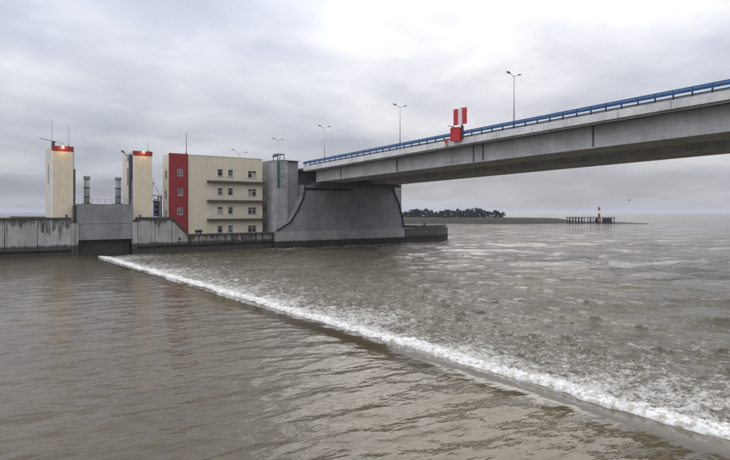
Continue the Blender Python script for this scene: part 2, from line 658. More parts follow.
# white roller standing just behind the gate
fx = np.arange(-0.25, 2.9, 0.085)
fy = np.arange(5.0, 111.6, 0.09)
FXd, FY = np.meshgrid(fx, fy, indexing='ij')
FX = FXd + edge_x(FY)
lumps = fbm(FX / 0.55, FY / 0.55, 4, 0.6)
curl = fbm(FX / 0.22 + 40, FY / 0.22, 3, 0.6)
wide = 1.0 + 1.1 * fbm(FY / 1.9, FY * 0 + 2.2, 3)
envl = sstep(-0.08, 0.4, FXd) * (1 - sstep(0.25, 1.0, FXd / wide * 0.8 + 0.9 * (curl - 0.5) + 0.5 * (lumps - 0.5)))
FZ = fall(FX) - 0.07 - 0.45 * (1 - sstep(0.0, 0.16, envl)) + envl * (0.15 + 0.34 * (lumps - 0.15) + 0.14 * (curl - 0.5)) * (0.55 + 0.9 * fbm(FY / 5.0, FY * 0 + 6, 2))
mf = bpy.data.meshes.new('foam')
n1, n2 = FX.shape
idx = np.arange(n1 * n2).reshape(n1, n2)
q = np.stack([idx[:-1, :-1], idx[1:, :-1], idx[1:, 1:], idx[:-1, 1:]], -1).reshape(-1, 4).astype(np.int32)
fill_mesh(mf, np.stack([FX + 0.10 * (curl - 0.5), FY + 0.12 * (lumps - 0.5), FZ], -1).reshape(-1, 3).astype(np.float32), q)
m2, t, b, p = new_mat('white_foam')
n1_ = t.noise(p, 3.5, 6, 0.65, 0.4)
t.link(t.mix(t.mapr(n1_, 0.34, 0.58), (0.36, 0.32, 0.25), (0.84, 0.82, 0.78)), b.inputs['Base Color'])
b.inputs['Roughness'].default_value = 0.8
b.inputs['Specular IOR Level'].default_value = 0.2
add_bump(t, b, t.noise(p, 9.0, 5, 0.65), 0.9, 0.06)
mf.materials.append(m2)
foam_o = bpy.data.objects.new('foam', mf)
COL.objects.link(foam_o)
foam_o['kind'] = 'stuff'
tag(foam_o, 'long white line of churning foam across the brown water', 'foam')

# ------------------------------------------------------------------ quay ground
struct(obj('quay_ground', MB().box(-140, 19.2, QY + 1.4, 230, -2, 6.55).box(28.95, 36.2, QY + 1.4, 230, -2, 6.55)
           .box(19.2, 28.95, 125.5, 230, -2, 6.55).box(36.2, 58.9, QY + 1.4, 230, -2, 3.1), 'paving'))


# ------------------------------------------------------------------ quay walls
def quay_wall(label, name, runs, top, mats, x0, x1, capmat='cap', capseg=None):
    """backing, joined by separate facing panels with open joints, dark coping"""
    tn = thing(name, ((x0 + x1) / 2, QY, 0), label, 'wall')
    obj('backing', MB().box(x0, x1, QY + 0.55, QY + 1.4, -2, top - 0.32), 'dark_conc', tn)
    for i, (a, c) in enumerate(runs):
        k = random.uniform(-0.03, 0.03)
        obj('panel', MB().box(a + 0.05, c - 0.05, QY + k, QY + 0.56, 1.15 + random.uniform(-0.05, 0.08), top - 0.34), mats[i % len(mats)], tn)
    obj('coping', MB().box(x0, x1, QY - 0.12, QY + 1.45, top - 0.34, top), capmat, tn)
    obj('waterline_beam', MB().box(x0, x1, QY + 0.3, QY + 0.58, -1.5, 0.7), 'dark_conc', tn)
    return tn


left_runs = [(-59.8 + i * 4.85, -59.8 + (i + 1) * 4.85) for i in range(15)] + [(12.95, 18.3)]
wl = quay_wall('tall stained concrete quay wall at the far left edge', 'quay_wall', left_runs, 7.0,
               ['wall_conc', 'wall_conc', 'wall_conc_pale', 'wall_conc'], -59.8, 18.3)
obj('bollard', MB().tube((17.6, QY + 0.5, 6.95), (17.6, QY + 0.5, 7.5), 0.16, 0.2), 'dark_steel', wl)
obj('end_pier', MB().box(18.3, 19.05, QY + 0.1, QY + 1.4, -2, 5.95), 'wall_conc_pale', wl)
ll = thing('equipment_shed', (12.2, 121, 6.55), 'low dark shed roof showing just above the left quay wall', 'shed')
obj('shed_wall', MB().box(9.8, 14.9, 119, 122.5, 6.55, 6.98), 'dark_conc', ll)
obj('roof', MB().prism_y([(9.6, 6.98), (15.1, 6.98), (15.1, 7.12), (9.6, 7.2)], 118.8, 122.7), 'roof', ll)

wr = thing('quay_wall', (45, QY, 0), 'quay wall stepping down in front of the red and beige building', 'wall')
obj('backing', MB().prism_y([(29.8, -2), (59.0, -2), (59.0, 3.1), (39.8, 3.1), (36.5, 6.6), (29.8, 6.6)], QY + 0.55, QY + 1.4), 'dark_conc', wr)
obj('panel', MB().box(29.9, 33.05, QY, QY + 0.56, 1.3, 6.4), 'wall_conc_pale', wr)
obj('panel', MB().box(33.15, 36.3, QY + 0.02, QY + 0.56, 1.35, 6.4), 'wall_conc_pale', wr)
obj('panel', MB().prism_y([(36.4, 1.4), (39.55, 1.4), (39.55, 3.1), (36.4, 6.4)], QY - 0.02, QY + 0.56), 'wall_conc_pale', wr)
x = 39.65
while x < 58.8:
    obj('panel', MB().box(x + 0.04, min(x + 2.4, 59.0) - 0.04, QY + random.uniform(-0.03, 0.05), QY + 0.56, 1.3 + random.uniform(-0.1, 0.25), 3.1), 'low_conc', wr)
    x += 2.4
obj('coping', MB().prism_y([(29.75, 6.4), (36.35, 6.4), (39.6, 3.1), (59.0, 3.1), (59.0, 3.48), (39.8, 3.48), (36.55, 7.0), (29.75, 7.0)], QY - 0.12, QY + 1.45), 'cap', wr)
obj('waterline_beam', MB().box(29.8, 59.0, QY + 0.3, QY + 0.58, -1.5, 0.8), 'dark_conc', wr)
obj('end_pier', MB().box(29.2, 29.8, QY + 0.02, QY + 1.4, -2, 6.0), 'wall_conc_pale', wr)
obj('bollard', MB().tube((30.4, QY + 0.4, 6.95), (30.4, QY + 0.4, 7.45), 0.16, 0.2), 'dark_steel', wr)
obj('drain', MB().tube((51.6, QY - 0.1, 2.3), (51.6, QY + 0.2, 2.3), 0.3, 0.3, 10), 'seam', wr)
obj('drain', MB().tube((37.9, QY - 0.1, 2.6), (37.9, QY + 0.2, 2.6), 0.26, 0.26, 10), 'seam', wr)
fm = thing('mooring_fender', (41.9, QY + 0.4, 3.48), 'small black mooring fender on the low quay wall below the red corner', 'fender')
obj('fender_post', MB().box(41.55, 41.75, QY + 0.2, QY + 0.5, 3.48, 3.95), 'seam', fm)
obj('fender_post', MB().box(42.25, 42.45, QY + 0.2, QY + 0.5, 3.48, 3.95), 'seam', fm)
obj('roll', MB().tube((41.3, QY + 0.35, 4.05), (42.7, QY + 0.35, 4.05), 0.28, 0.28, 10), 'seam', fm)

# ------------------------------------------------------------------ gate housing
gh = thing('gate_housing', (24.2, QY, 0), 'grey concrete gate housing over a dark water opening between two cream towers', 'gate')
obj('slab', MB().box(19.3, 29.0, QY + 0.35, QY + 1.6, 5.82, 9.5), 'gate_conc', gh)
obj('slab', MB().box(19.3, 29.0, QY + 0.30, QY + 1.6, 2.85, 5.76), 'gate_conc', gh)
obj('post', MB().box(19.08, 19.42, QY - 0.05, QY + 1.0, -1.5, 6.0), 'wall_conc_pale', gh)
obj('post', MB().box(28.86, 29.18, QY - 0.05, QY + 1.0, -1.5, 6.0), 'wall_conc_pale', gh)
obj('joint_beam', MB().box(19.25, 29.05, QY + 0.5, QY + 1.5, 5.75, 5.83), 'seam', gh)
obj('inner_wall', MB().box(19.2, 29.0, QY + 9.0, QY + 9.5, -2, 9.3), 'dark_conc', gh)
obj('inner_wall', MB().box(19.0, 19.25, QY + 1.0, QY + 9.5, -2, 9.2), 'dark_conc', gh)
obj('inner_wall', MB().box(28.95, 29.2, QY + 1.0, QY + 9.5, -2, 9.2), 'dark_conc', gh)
obj('roof', MB().box(19.3, 29.0, QY + 1.6, QY + 9.0, 9.0, 9.42), 'gate_conc', gh)
obj('gate_leaf', MB().box(19.45, 28.85, QY + 1.7, QY + 2.0, -1.0, 2.9), 'rust', gh)
for i in range(9):
    xx = 19.6 + i * 1.14
    obj('rail_post', MB().tube((xx, QY + 0.7, 9.5), (xx, QY + 0.7, 10.45), 0.035), 'steel', gh)
obj('handrail', MB().tube((19.6, QY + 0.7, 10.45), (28.75, QY + 0.7, 10.45), 0.04).tube((19.6, QY + 0.7, 10.0), (28.75, QY + 0.7, 10.0), 0.03), 'steel', gh)
for xx, lab in ((21.95, 'grey-green steel column behind the gate housing beside the left tower'), (27.65, 'grey-green steel column behind the gate housing beside the right tower')):
    cl_ = thing('steel_column', (xx, 119, 9.4), lab, 'column', 'columns behind the gate housing')
    obj('shaft', MB().tube((xx, 119, 9.42), (xx, 119, 14.4), 0.52, 0.5, 16), 'column', cl_, True)
    obj('cap', MB().tube((xx, 119, 14.4), (xx, 119, 14.9), 0.62, 0.62, 16), 'column', cl_)
    for z in (10.8, 12.6):
        obj('flange', MB().tube((xx, 119, z), (xx, 119, z + 0.18), 0.6, 0.6, 16), 'dark_steel', cl_)
    obj('base_plate', MB().box(xx - 0.8, xx + 0.8, 118.2, 119.8, 9.41, 9.7), 'dark_steel', cl_)


# ------------------------------------------------------------------ gate towers
def gate_tower(x0, x1, label, rail_side, wall):
    y0, y1, zb, zt = 116.0, 124.2, 5.0, 20.0
    tw = thing('gate_tower', ((x0 + x1) / 2, y0, zb), label, 'tower', 'gate towers')
    mb = MB()
    mb.poly([(x0, y0, zb), (x1, y0, zb), (x1, y0, zt), (x0, y0, zt)])
    mb.poly([(x1, y0, zb), (x1, y1, zb), (x1, y1, zt), (x1, y0, zt)])
    mb.poly([(x0, y1, zb), (x1, y1, zb), (x1, y1, zt), (x0, y1, zt)])
    mb.poly([(x0, y0, zt), (x1, y0, zt), (x1, y1, zt), (x0, y1, zt)])
    obj('front_wall', mb, wall, tw)
    mb = MB()
    mb.poly([(x0, y0, zb), (x0, y1, zb), (x0, y1, zt), (x0, y0, zt)])
    obj('side_wall', mb, 'white_clad', tw)
    obj('corner_trim', MB().box(x0 - 0.05, x0 + 0.12, y0 - 0.05, y0 + 0.12, zb, zt - 0.9), 'sign_white', tw)
    obj('red_band', MB().box(x0 - 0.02, x1 + 0.06, y0 - 0.12, y0 + 0.25, 19.25, 20.12), 'red_band', tw)
    obj('parapet', MB().box(x0, x1, y0 + 0.26, y0 + 0.4, zt, zt + 0.1).box(x0, x0 + 0.12, y0 + 0.4, y1, zt, zt + 0.1)
        .box(x1 - 0.12, x1, y0 + 0.4, y1, zt, zt + 0.1).box(x0 + .12, x1 - .12, y1 - 0.12, y1, zt, zt + 0.1), 'sign_white', tw)
    sl_ = obj('slit_window', MB().box(x0 - 0.06, x0 + 0.02, 119.6, 120.5, 13.3, 16.9), 'frame', tw)
    obj('pane', MB().box(x0 - 0.08, x0 - 0.061, 119.7, 120.4, 13.4, 16.8), 'glass', sl_)
    if rail_side > 0:
        obj('gate_rail', MB().box(x1 + 0.02, x1 + 0.42, y0 + 0.25, y0 + 1.0, zb, 16.0), 'dark_steel', tw)
        obj('downpipe', MB().tube((x1 + 0.12, y0 + 0.5, 16.0), (x1 + 0.12, y0 + 0.5, 19.6), 0.1), 'steel', tw)
    else:
        obj('gate_rail', MB().box(x0 - 0.62, x0 - 0.02, y0 + 0.3, y0 + 1.0, zb, 19.3), 'dark_steel', tw)
        obj('gate_rail', MB().box(x0 - 0.28, x0 - 0.02, y0 - 0.1, y0 + 0.25, zb, 14.0), 'steel', tw)
    return tw


gate_tower(15.6, 19.1, 'tall cream gate tower left of the grey gate housing', 1, 'cream')
gate_tower(29.75, 33.35, 'tall cream gate tower right of the grey gate housing, next to the red building', -1, 'cream')


def beacon(x, label):
    y = 115.75
    bt = thing('beacon_lamp', (x, y, 19.7), label, 'lamp', 'lit lamps on the gate towers')
    obj('bracket', MB().box(x - 0.06, x + 0.06, y - 0.05, 115.88, 19.62, 19.7), 'dark_steel', bt)
    mb = MB()
    rings = []
    for i in range(6):
        a = math.pi * (i + 0.5) / 6
        rings.append([(x + 0.2 * math.sin(a) * math.cos(k * math.pi / 5), y - 0.12 + 0.2 * math.sin(a) * math.sin(k * math.pi / 5), 19.9 - 0.2 * math.cos(a)) for k in range(10)])
    for r0, r1 in zip(rings, rings[1:]):
        mb.loft(r0, r1, False)
    mb.poly(rings[0]).poly(rings[-1])
    obj('bulb', mb, 'lit', bt, True)
    ld = bpy.data.lights.new('lamp_light', 'POINT')
    ld.energy = 55
    ld.color = (1.0, 0.5, 0.2)
    ld.shadow_soft_size = 0.15
    lo = bpy.data.objects.new('lamp_light', ld)
    COL.objects.link(lo)
    lo.parent = bt
    lo.location = (0, -0.6, 0.1)


beacon(17.35, 'glowing orange lamp on the red band of the left cream tower')
beacon(31.65, 'glowing orange lamp on the red band of the right cream tower')

rd = thing('radar_antenna', (16.0, 117.2, 20.0), 'thin radar bar on a pedestal atop the left cream tower', 'antenna')
obj('pedestal', MB().tube((16.0, 117.2, 20.0), (16.0, 117.2, 20.9), 0.32, 0.2, 10), 'dark_steel', rd)
obj('gearbox', MB().box(15.75, 16.3, 116.95, 117.45, 20.75, 21.05), 'dark_steel', rd)
obj('scanner_bar', MB().beam((13.75, 117.3, 21.45), (17.7, 117.1, 20.75), 0.22, 0.16), 'lamp_grey', rd)

for (mx, my, z0, z1, r, lab) in ((15.9, 118.4, 20.0, 25.2, 0.045, 'thin whip aerial behind the radar bar on the left cream tower'),
                                 (18.5, 117.2, 20.0, 24.5, 0.045, 'thin whip aerial at the right corner of the left cream tower'),
                                 (32.9, 117.0, 20.0, 21.9, 0.045, 'short whip aerial on the right cream tower'),
                                 (40.55, 116.6, 19.9, 24.7, 0.10, 'tall aerial mast at the joint of the red and beige facade')):
    an = thing('aerial_mast', (mx, my, z0), lab, 'antenna', 'aerials on the roofs')
    obj('base', MB().tube((mx, my, z0), (mx, my, z0 + 0.5), r * 2.6, r * 2.2), 'dark_steel', an)
    obj('rod', MB().tube((mx, my, z0 + 0.5), (mx, my, z1), r, r * 0.6), 'steel', an)

fl = thing('floodlight', (29.3, 117.5, 18.0), 'floodlight on a slanting arm at the top of the right cream tower', 'floodlight')
obj('arm', MB().beam((29.72, 117.4, 18.3), (28.2, 117.4, 19.9), 0.12, 0.12), 'dark_steel', fl)
obj('housing', MB().box(28.85, 29.72, 117.1, 117.8, 18.1, 18.7), 'lamp_grey', fl)
obj('lamp_head', MB().beam((27.9, 117.4, 20.1), (28.4, 117.4, 19.75), 0.45, 0.3), 'lamp_head', fl)
obj('brace', MB().beam((29.72, 117.4, 19.6), (28.9, 117.4, 19.15), 0.08, 0.08), 'dark_steel', fl)

# lattice mast between tower and building
lm = thing('lattice_mast', (38.2, 131, 6.55), 'grey lattice steel mast between the right cream tower and the red building', 'mast')
for dx in (-1.2, 1.2):
    for dy in (-1.0, 1.0):
        obj('leg', MB().beam((38.2 + dx, 131 + dy, 6.5), (38.2 + dx, 131 + dy, 11.6), 0.28, 0.28), 'dark_steel', lm)
obj('platform', MB().box(36.8, 39.6, 129.7, 132.3, 11.6, 11.85), 'lamp_grey', lm)
obj('platform', MB().box(37.0, 39.4, 129.8, 132.2, 10.5, 10.75), 'lamp_grey', lm)
obj('cabinet', MB().box(38.1, 39.2, 130.2, 131.6, 7.0, 10.5), 'dark_blue', lm)
for i in range(4):
    z0 = 6.9 + i * 1.15
    obj('brace', MB().beam((37.0, 130, z0), (39.4, 130, z0 + 1.1), 0.1, 0.1).beam((39.4, 130, z0), (37.0, 130, z0 + 1.1), 0.1, 0.1), 'steel', lm)
for sx in (-0.45, 0.45):
    obj('upright', MB().beam((37.4 + sx, 131, 11.85), (37.4 + sx * 0.4, 131, 16.4), 0.14, 0.14), 'lamp_grey', lm)
for z in (12.6, 13.4, 14.2, 15.0):
    obj('rung', MB().beam((36.9, 131, z), (37.9, 131, z + 0.35), 0.09, 0.09), 'lamp_grey', lm)
obj('crosspiece', MB().beam((36.5, 131, 15.0), (38.4, 131, 14.6), 0.22, 0.3), 'lamp_grey', lm)
obj('stay', MB().beam((37.5, 131, 15.0), (39.5, 131, 11.9), 0.14, 0.14), 'lamp_grey', lm)

# ------------------------------------------------------------------ control building
BY = 116.0
bd = thing('control_building', (47, BY, 3.1), 'four-storey beige control building with a red corner and balcony ledges', 'building')
ST = 4.1
wins = []
for k in range(4):
    zt = 17.25 - ST * k + (0.05 if k else 0)
    wins += [(47.2, 48.35, zt - 1.55, zt, 1), (49.6, 50.7, zt - 1.55, zt, 1), (54.3, 56.3, zt - 1.6, zt - 0.05, 2)]
mb = MB()
wall_holes(mb, 40.55, 57.8, 3.1, 19.95, BY, [w_[:4] for w_ in wins], 0.25)
obj('front_wall', mb, 'beige', bd)
mb = MB()
mb.poly([(57.8, BY, 3.1), (57.8, BY + 13, 3.1), (57.8, BY + 13, 19.95), (57.8, BY, 19.95)])
mb.poly([(40.55, BY + 13, 3.1), (57.8, BY + 13, 3.1), (57.8, BY + 13, 19.95), (40.55, BY + 13, 19.95)])
mb.poly([(40.55, BY, 3.1), (40.55, BY + 13, 3.1), (40.55, BY + 13, 19.95), (40.55, BY, 19.95)])
obj('rear_wall', mb, 'beige', bd)
obj('roof', MB().box(40.6, 57.75, BY + 0.05, BY + 12.95, 19.5, 19.7), 'roof', bd)
obj('parapet', MB().box(40.55, 57.86, BY - 0.06, BY + 0.2, 19.95, 20.06).box(57.6, 57.86, BY + 0.2, BY + 13, 19.95, 20.06), 'beige', bd)
for wi, (a, c, z0, z1, np_) in enumerate(wins):
    y = BY + 0.17
    fw = 0.09
    mb = MB().box(a, c, y, y + 0.07, z0, z0 + fw).box(a, c, y, y + 0.07, z1 - fw, z1).box(a, a + fw, y, y + 0.07, z0 + fw, z1 - fw).box(c - fw, c, y, y + 0.07, z0 + fw, z1 - fw)
    zm = z1 - 0.5
    mb.box(a + fw, c - fw, y, y + 0.07, zm - 0.04, zm + 0.04)
    if np_ == 2:
        xm = (a + c) / 2
        mb.box(xm - 0.06, xm + 0.06, y, y + 0.07, z0 + fw, zm - 0.04).box(xm - 0.06, xm + 0.06, y, y + 0.07, zm + 0.04, z1 - fw)
    wo_ = obj('window', mb, 'frame', bd)
    cols = [(a + fw, c - fw)] if np_ == 1 else [(a + fw, xm - 0.06), (xm + 0.06, c - fw)]
    for ci, (p0, p1) in enumerate(cols):
        pale = random.random()
        obj('pane', MB().box(p0, p1, y + 0.03, y + 0.05, z0 + fw, zm - 0.04), 'blind' if pale < 0.2 else 'glass_pale' if pale < 0.45 else 'glass', wo_)
        obj('pane', MB().box(p0, p1, y + 0.03, y + 0.05, zm + 0.04, z1 - fw), 'glass', wo_)
    obj('sill', MB().box(a - 0.06, c + 0.06, BY - 0.08, y, z0 - 0.06, z0 - 0.003), 'slab', wo_)
for zt in (14.75, 10.6, 6.55):
    bl = obj('balcony', MB().box(44.8, 58.15, BY - 0.95, BY - 0.004, zt - 0.42, zt), 'slab', bd)
    for i in range(10):
        xx = 44.95 + i * 1.455
        obj('baluster', MB().tube((xx, BY - 0.85, zt), (xx, BY - 0.85, zt + 1.0), 0.022, n=5), 'frame', bl)
    obj('handrail', MB().tube((44.9, BY - 0.85, zt + 1.0), (58.1, BY - 0.85, zt + 1.0), 0.028, n=5).tube((44.9, BY - 0.85, zt + 0.5), (58.1, BY - 0.85, zt + 0.5), 0.018, n=5), 'frame', bl)
# red stair corner, gently bowed
rx0, rx1, ry = 36.75, 40.5, BY - 0.25
rw = [(38.4, 39.55, z - 1.55, z) for z in (16.95, 12.9, 8.95)]
mb = MB()
wall_holes(mb, rx0, rx1, 3.1, 20.1, ry, rw, 0.2)
mb.poly([(rx1, ry, 3.1), (rx1, BY + 0.2, 3.1), (rx1, BY + 0.2, 20.1), (rx1, ry, 20.1)])
mb.poly([(rx0, ry, 20.1), (rx1, ry, 20.1), (rx1, BY + 0.6, 20.1), (rx0, BY + 0.6, 20.1)])
mb.poly([(rx0, ry, 3.1), (rx0, ry + 0.5, 3.1), (rx0, ry + 0.5, 20.1), (rx0, ry, 20.1)])
obj('red_corner', mb, 'red', bd)
for a, c, z0, z1 in rw:
    y = ry + 0.1
    fw = 0.12
    wo_ = obj('window', MB().box(a, c, y, y + 0.07, z0, z0 + fw).box(a, c, y, y + 0.07, z1 - fw, z1).box(a, a + fw, y, y + 0.07, z0 + fw, z1 - fw)
              .box(c - fw, c, y, y + 0.07, z0 + fw, z1 - fw).box((a + c) / 2 - 0.05, (a + c) / 2 + 0.05, y, y + 0.07, z0 + fw, z1 - fw), 'frame', bd)
    obj('pane', MB().box(a + fw, (a + c) / 2 - 0.05, y + 0.03, y + 0.05, z0 + fw, z1 - fw), 'glass_pale', wo_)
    obj('pane', MB().box((a + c) / 2 + 0.05, c - fw, y + 0.03, y + 0.05, z0 + fw, z1 - fw), 'glass_pale', wo_)
mb = MB()
mb.poly([(rx0, ry + 0.5, 3.1), (rx0, BY + 4.0, 3.1), (rx0, BY + 4.0, 19.9), (rx0, ry + 0.5, 19.9)])
mb.poly([(rx0, BY + 4.0, 3.1), (40.55, BY + 4.0, 3.1), (40.55, BY + 4.0, 19.9), (rx0, BY + 4.0, 19.9)])
mb.poly([(rx0, ry + 0.5, 19.9), (40.55, ry + 0.5, 19.9), (40.55, BY + 4.0, 19.9), (rx0, BY + 4.0, 19.9)])
obj('white_side_wall', mb, 'white_clad', bd)
for z in (16.6, 12.5, 8.4):
    wo_ = obj('slit_window', MB().box(rx0 - 0.05, rx0 + 0.01, 117.2, 118.4, z - 1.7, z), 'frame', bd)
    obj('pane', MB().box(rx0 - 0.07, rx0 - 0.051, 117.3, 118.3, z - 1.6, z - 0.1), 'glass', wo_)
obj('downpipe', MB().tube((40.62, BY - 0.1, 3.2), (40.62, BY - 0.1, 19.9), 0.08), 'red_band', bd)
rl = thing('roof_floodlight', (53.6, 119, 19.7), 'small twin-headed floodlight mast on the beige building roof', 'floodlight')
obj('pole', MB().tube((53.6, 119, 19.7), (53.6, 119, 21.2), 0.06), 'lamp_grey', rl)
obj('arm', MB().beam((53.6, 119, 21.1), (52.0, 119, 22.1), 0.07, 0.07).beam((53.6, 119, 21.1), (55.0, 119, 21.7), 0.07, 0.07), 'lamp_grey', rl)
obj('lamp_head', MB().beam((51.7, 119, 22.15), (52.3, 119, 22.0), 0.35, 0.2), 'lamp_grey', rl)
obj('lamp_head', MB().beam((54.8, 119, 21.7), (55.4, 119, 21.65), 0.35, 0.2), 'lamp_grey', rl)


# ------------------------------------------------------------------ bridge
def zt_(y):          # top of the white edge beam
    return 21.0 - 0.0277 * (y - 24.3)


def zb_(y):          # underside of the box girders
    return 16.93 - 0.022 * (y - 25.2)


def bar_y(mb, x0, x1, y0, y1, f0, f1):
    """sloping bar along the bridge: lower and upper height functions"""
    a = [(x0, y0, f0(y0)), (x1, y0, f0(y0)), (x1, y0, f1(y0)), (x0, y0, f1(y0))]
    c = [(x0, y1, f0(y1)), (x1, y1, f0(y1)), (x1, y1, f1(y1)), (x0, y1, f1(y1))]
    return mb.loft(a, c)


BX0, BX1 = 66.7, 95.6
YA, YB = -30.0, 111.2
br = thing('road_bridge', (81, 60, 14), 'long concrete road bridge with blue railing crossing over the channel', 'bridge')
obj('box_girder', bar_y(MB(), 69.2, 76.6, YA, YB, zb_, lambda y: zt_(y) - 0.8), 'girder', br)
obj('box_girder', bar_y(MB(), 85.2, 93.8, YA, YB, zb_, lambda y: zt_(y) - 0.8), 'girder', br)
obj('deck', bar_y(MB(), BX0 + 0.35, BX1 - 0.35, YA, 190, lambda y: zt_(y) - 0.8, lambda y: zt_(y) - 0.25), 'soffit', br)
obj('road_surface', bar_y(MB(), BX0 + 1.6, BX1 - 1.6, YA, 190, lambda y: zt_(y) - 0.25, lambda y: zt_(y) - 0.12), 'asphalt', br)
ys = 30.4
seg = 6.35
ys -= seg * 8
while ys < 112:
    e = min(ys + seg - 0.07, 113.4)
    obj('fascia_panel', bar_y(MB(), BX0, BX0 + 0.36, ys, e, lambda y: zt_(y) - 1.0, zt_), 'fascia', br)
    ys += seg
obj('fascia_panel', bar_y(MB(), BX1 - 0.36, BX1, YA, 113, lambda y: zt_(y) - 1.0, zt_), 'fascia', br)
obj('edge_drip', bar_y(MB(), BX0 + 0.55, BX0 + 0.85, YA, 113, lambda y: zt_(y) - 1.22, lambda y: zt_(y) - 0.8), 'girder', br)
obj('service_pipe', bar_y(MB(), BX0 + 1.2, BX0 + 1.4, YA, 112, lambda y: zt_(y) - 1.25, lambda y: zt_(y) - 1.02), 'dark_steel', br)
for y in (21.0, 41.5, 60.6, 62.6, 82.0, 101.0):
    obj('web_joint', MB().loft([(69.06, y - 0.07, zb_(y) + 0.12), (69.2, y - 0.07, zb_(y) + 0.12), (69.2, y + 0.07, zb_(y) + 0.12), (69.06, y + 0.07, zb_(y) + 0.12)],
                               [(69.06, y - 0.07, zt_(y) - 0.9), (69.2, y - 0.07, zt_(y) - 0.9), (69.2, y + 0.07, zt_(y) - 0.9), (69.06, y + 0.07, zt_(y) - 0.9)]), 'dark_steel', br)
obj('inspection_hatch', MB().box(69.12, 69.2, 65.2, 69.4, 16.55, 17.55), 'girder', br)
obj('bottom_flange', bar_y(MB(), 69.05, 69.6, YA, YB, lambda y: zb_(y) - 0.06, lambda y: zb_(y) + 0.1), 'girder', br)
# railing: posts and rails
post = None
y = -19.0
while y < 113:
    z = zt_(y)
    if post is None:
        post = obj('railing_post', MB().box(66.82, 66.98, y - 0.07, y + 0.07, z, z + 1.12), 'dark_blue', br, origin=(66.9, y, z))
    else:
        share(post, (66.9, y, z), br)
    y += 2.05
bl0 = lambda a: (lambda y: zt_(y) + a)
obj('handrail', bar_y(MB(), 66.80, 67.0, YA, 113, bl0(1.0), bl0(1.15)), 'blue', br)
obj('guard_rail', bar_y(MB(), 66.72, 66.81, YA, 113, bl0(0.56), bl0(0.70)), 'blue', br)
obj('guard_rail', bar_y(MB(), 66.77, 66.82, YA, 113, bl0(0.70), bl0(0.76)), 'dark_blue', br)
obj('guard_rail', bar_y(MB(), 66.72, 66.81, YA, 113, bl0(0.76), bl0(0.92)), 'blue', br)
obj('lower_rail', bar_y(MB(), 66.86, 66.94, YA, 113, bl0(0.22), bl0(0.30)), 'dark_blue', br)
obj('crash_barrier', bar_y(MB(), 68.3, 68.4, YA, 113, bl0(0.35), bl0(0.65)), 'steel', br)
obj('far_railing', bar_y(MB(), BX1 - 0.25, BX1 - 0.15, YA, 113, bl0(0.55), bl0(1.15)), 'blue', br)
y = -19.0
bp = None
while y < 113:
    z = zt_(y) - 0.25
    if bp is None:
        bp = obj('barrier_post', MB().box(68.42, 68.55, y - 0.06, y + 0.06, z, z + 0.9), 'steel', br, origin=(68.5, y, z))
    else:
        share(bp, (68.5, y, z), br)
    y += 4.1
obj('abutment_wall', MB().box(67.2, 94.8, QY + 4.2, QY + 11.5, 14.0, zt_(QY + 11.5) - 0.83), 'pier_conc', br)
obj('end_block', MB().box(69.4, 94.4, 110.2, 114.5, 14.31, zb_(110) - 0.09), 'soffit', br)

# ------------------------------------------------------------------ pier
pr = thing('bridge_pier', (80, QY, 0), 'broad flared concrete bridge pier standing in the water', 'bridge pier')
prof = [(59.4, 1.35), (97.5, 1.35), (97.4, 3.7), (96.6, 7.0), (95.5, 10.4), (94.3, 12.4), (93.9, 14.3), (66.7, 14.3), (66.7, 11.6), (65.2, 8.6), (63.3, 5.8), (59.4, 3.6)]
up_ = [(59.4 + 0.05, 3.62), (97.38, 3.72), (96.6, 7.0), (95.5, 10.4), (94.3, 12.4), (93.9, 14.3), (66.7, 14.3), (66.7, 11.6), (65.2, 8.6), (63.3, 5.8)]
obj('flared_wall', MB().prism_y(up_, QY - 0.35, QY + 3.5), 'pier_conc', pr)
obj('base_course', MB().prism_y([(59.4, 1.35), (97.5, 1.35), (97.4, 3.7), (59.4, 3.6)], QY - 0.5, QY + 3.5), 'pier_base', pr)
obj('footing', MB().box(59.3, 97.6, QY - 0.2, QY + 12, -2, 1.35), 'dark_conc', pr)
obj('bearing_ledge', MB().box(66.8, 80.0, QY - 0.42, QY - 0.36, 13.1, 13.7), 'seam', pr)
obj('back_wall', MB().box(59.5, 97.3, QY + 3.6, QY + 12, -2, 14.4), 'pier_conc', pr)
obj('rear_plate', MB().box(93.0, 97.35, QY + 0.6, QY + 3.55, 3.8, 15.6), 'tower_conc', pr)
for line in ([(67.0, 14.3), (66.7, 11.6), (65.2, 8.6), (63.3, 5.8), (59.6, 3.75)], [(93.7, 15.0), (93.9, 13.4), (94.3, 12.4), (95.5, 10.4), (96.6, 7.0), (97.35, 3.8)]):
    mb = MB()
    for (xa, za), (xb, zb) in zip(line, line[1:]):
        mb.beam((xa, QY - 0.38, za), (xb, QY - 0.38, zb), 0.5, 0.24)
    obj('edge_strip', mb, 'seam', pr)  # dark strip following the flared outline on both sides
rb = None
for i in range(38):
    xx = 59.9 + i
    if rb is None:
        rb = obj('fender_rib', MB().prism_z([(xx - 0.22, QY - 0.2), (xx - 0.22, QY - 0.5), (xx + 0.22, QY - 0.5), (xx + 0.22, QY - 0.2)], -1.0, 1.5), 'dark_conc', pr, origin=(xx, QY - 0.2, 0))
    else:
        share(rb, (xx, QY - 0.2, random.uniform(-0.15, 0.1)), pr)

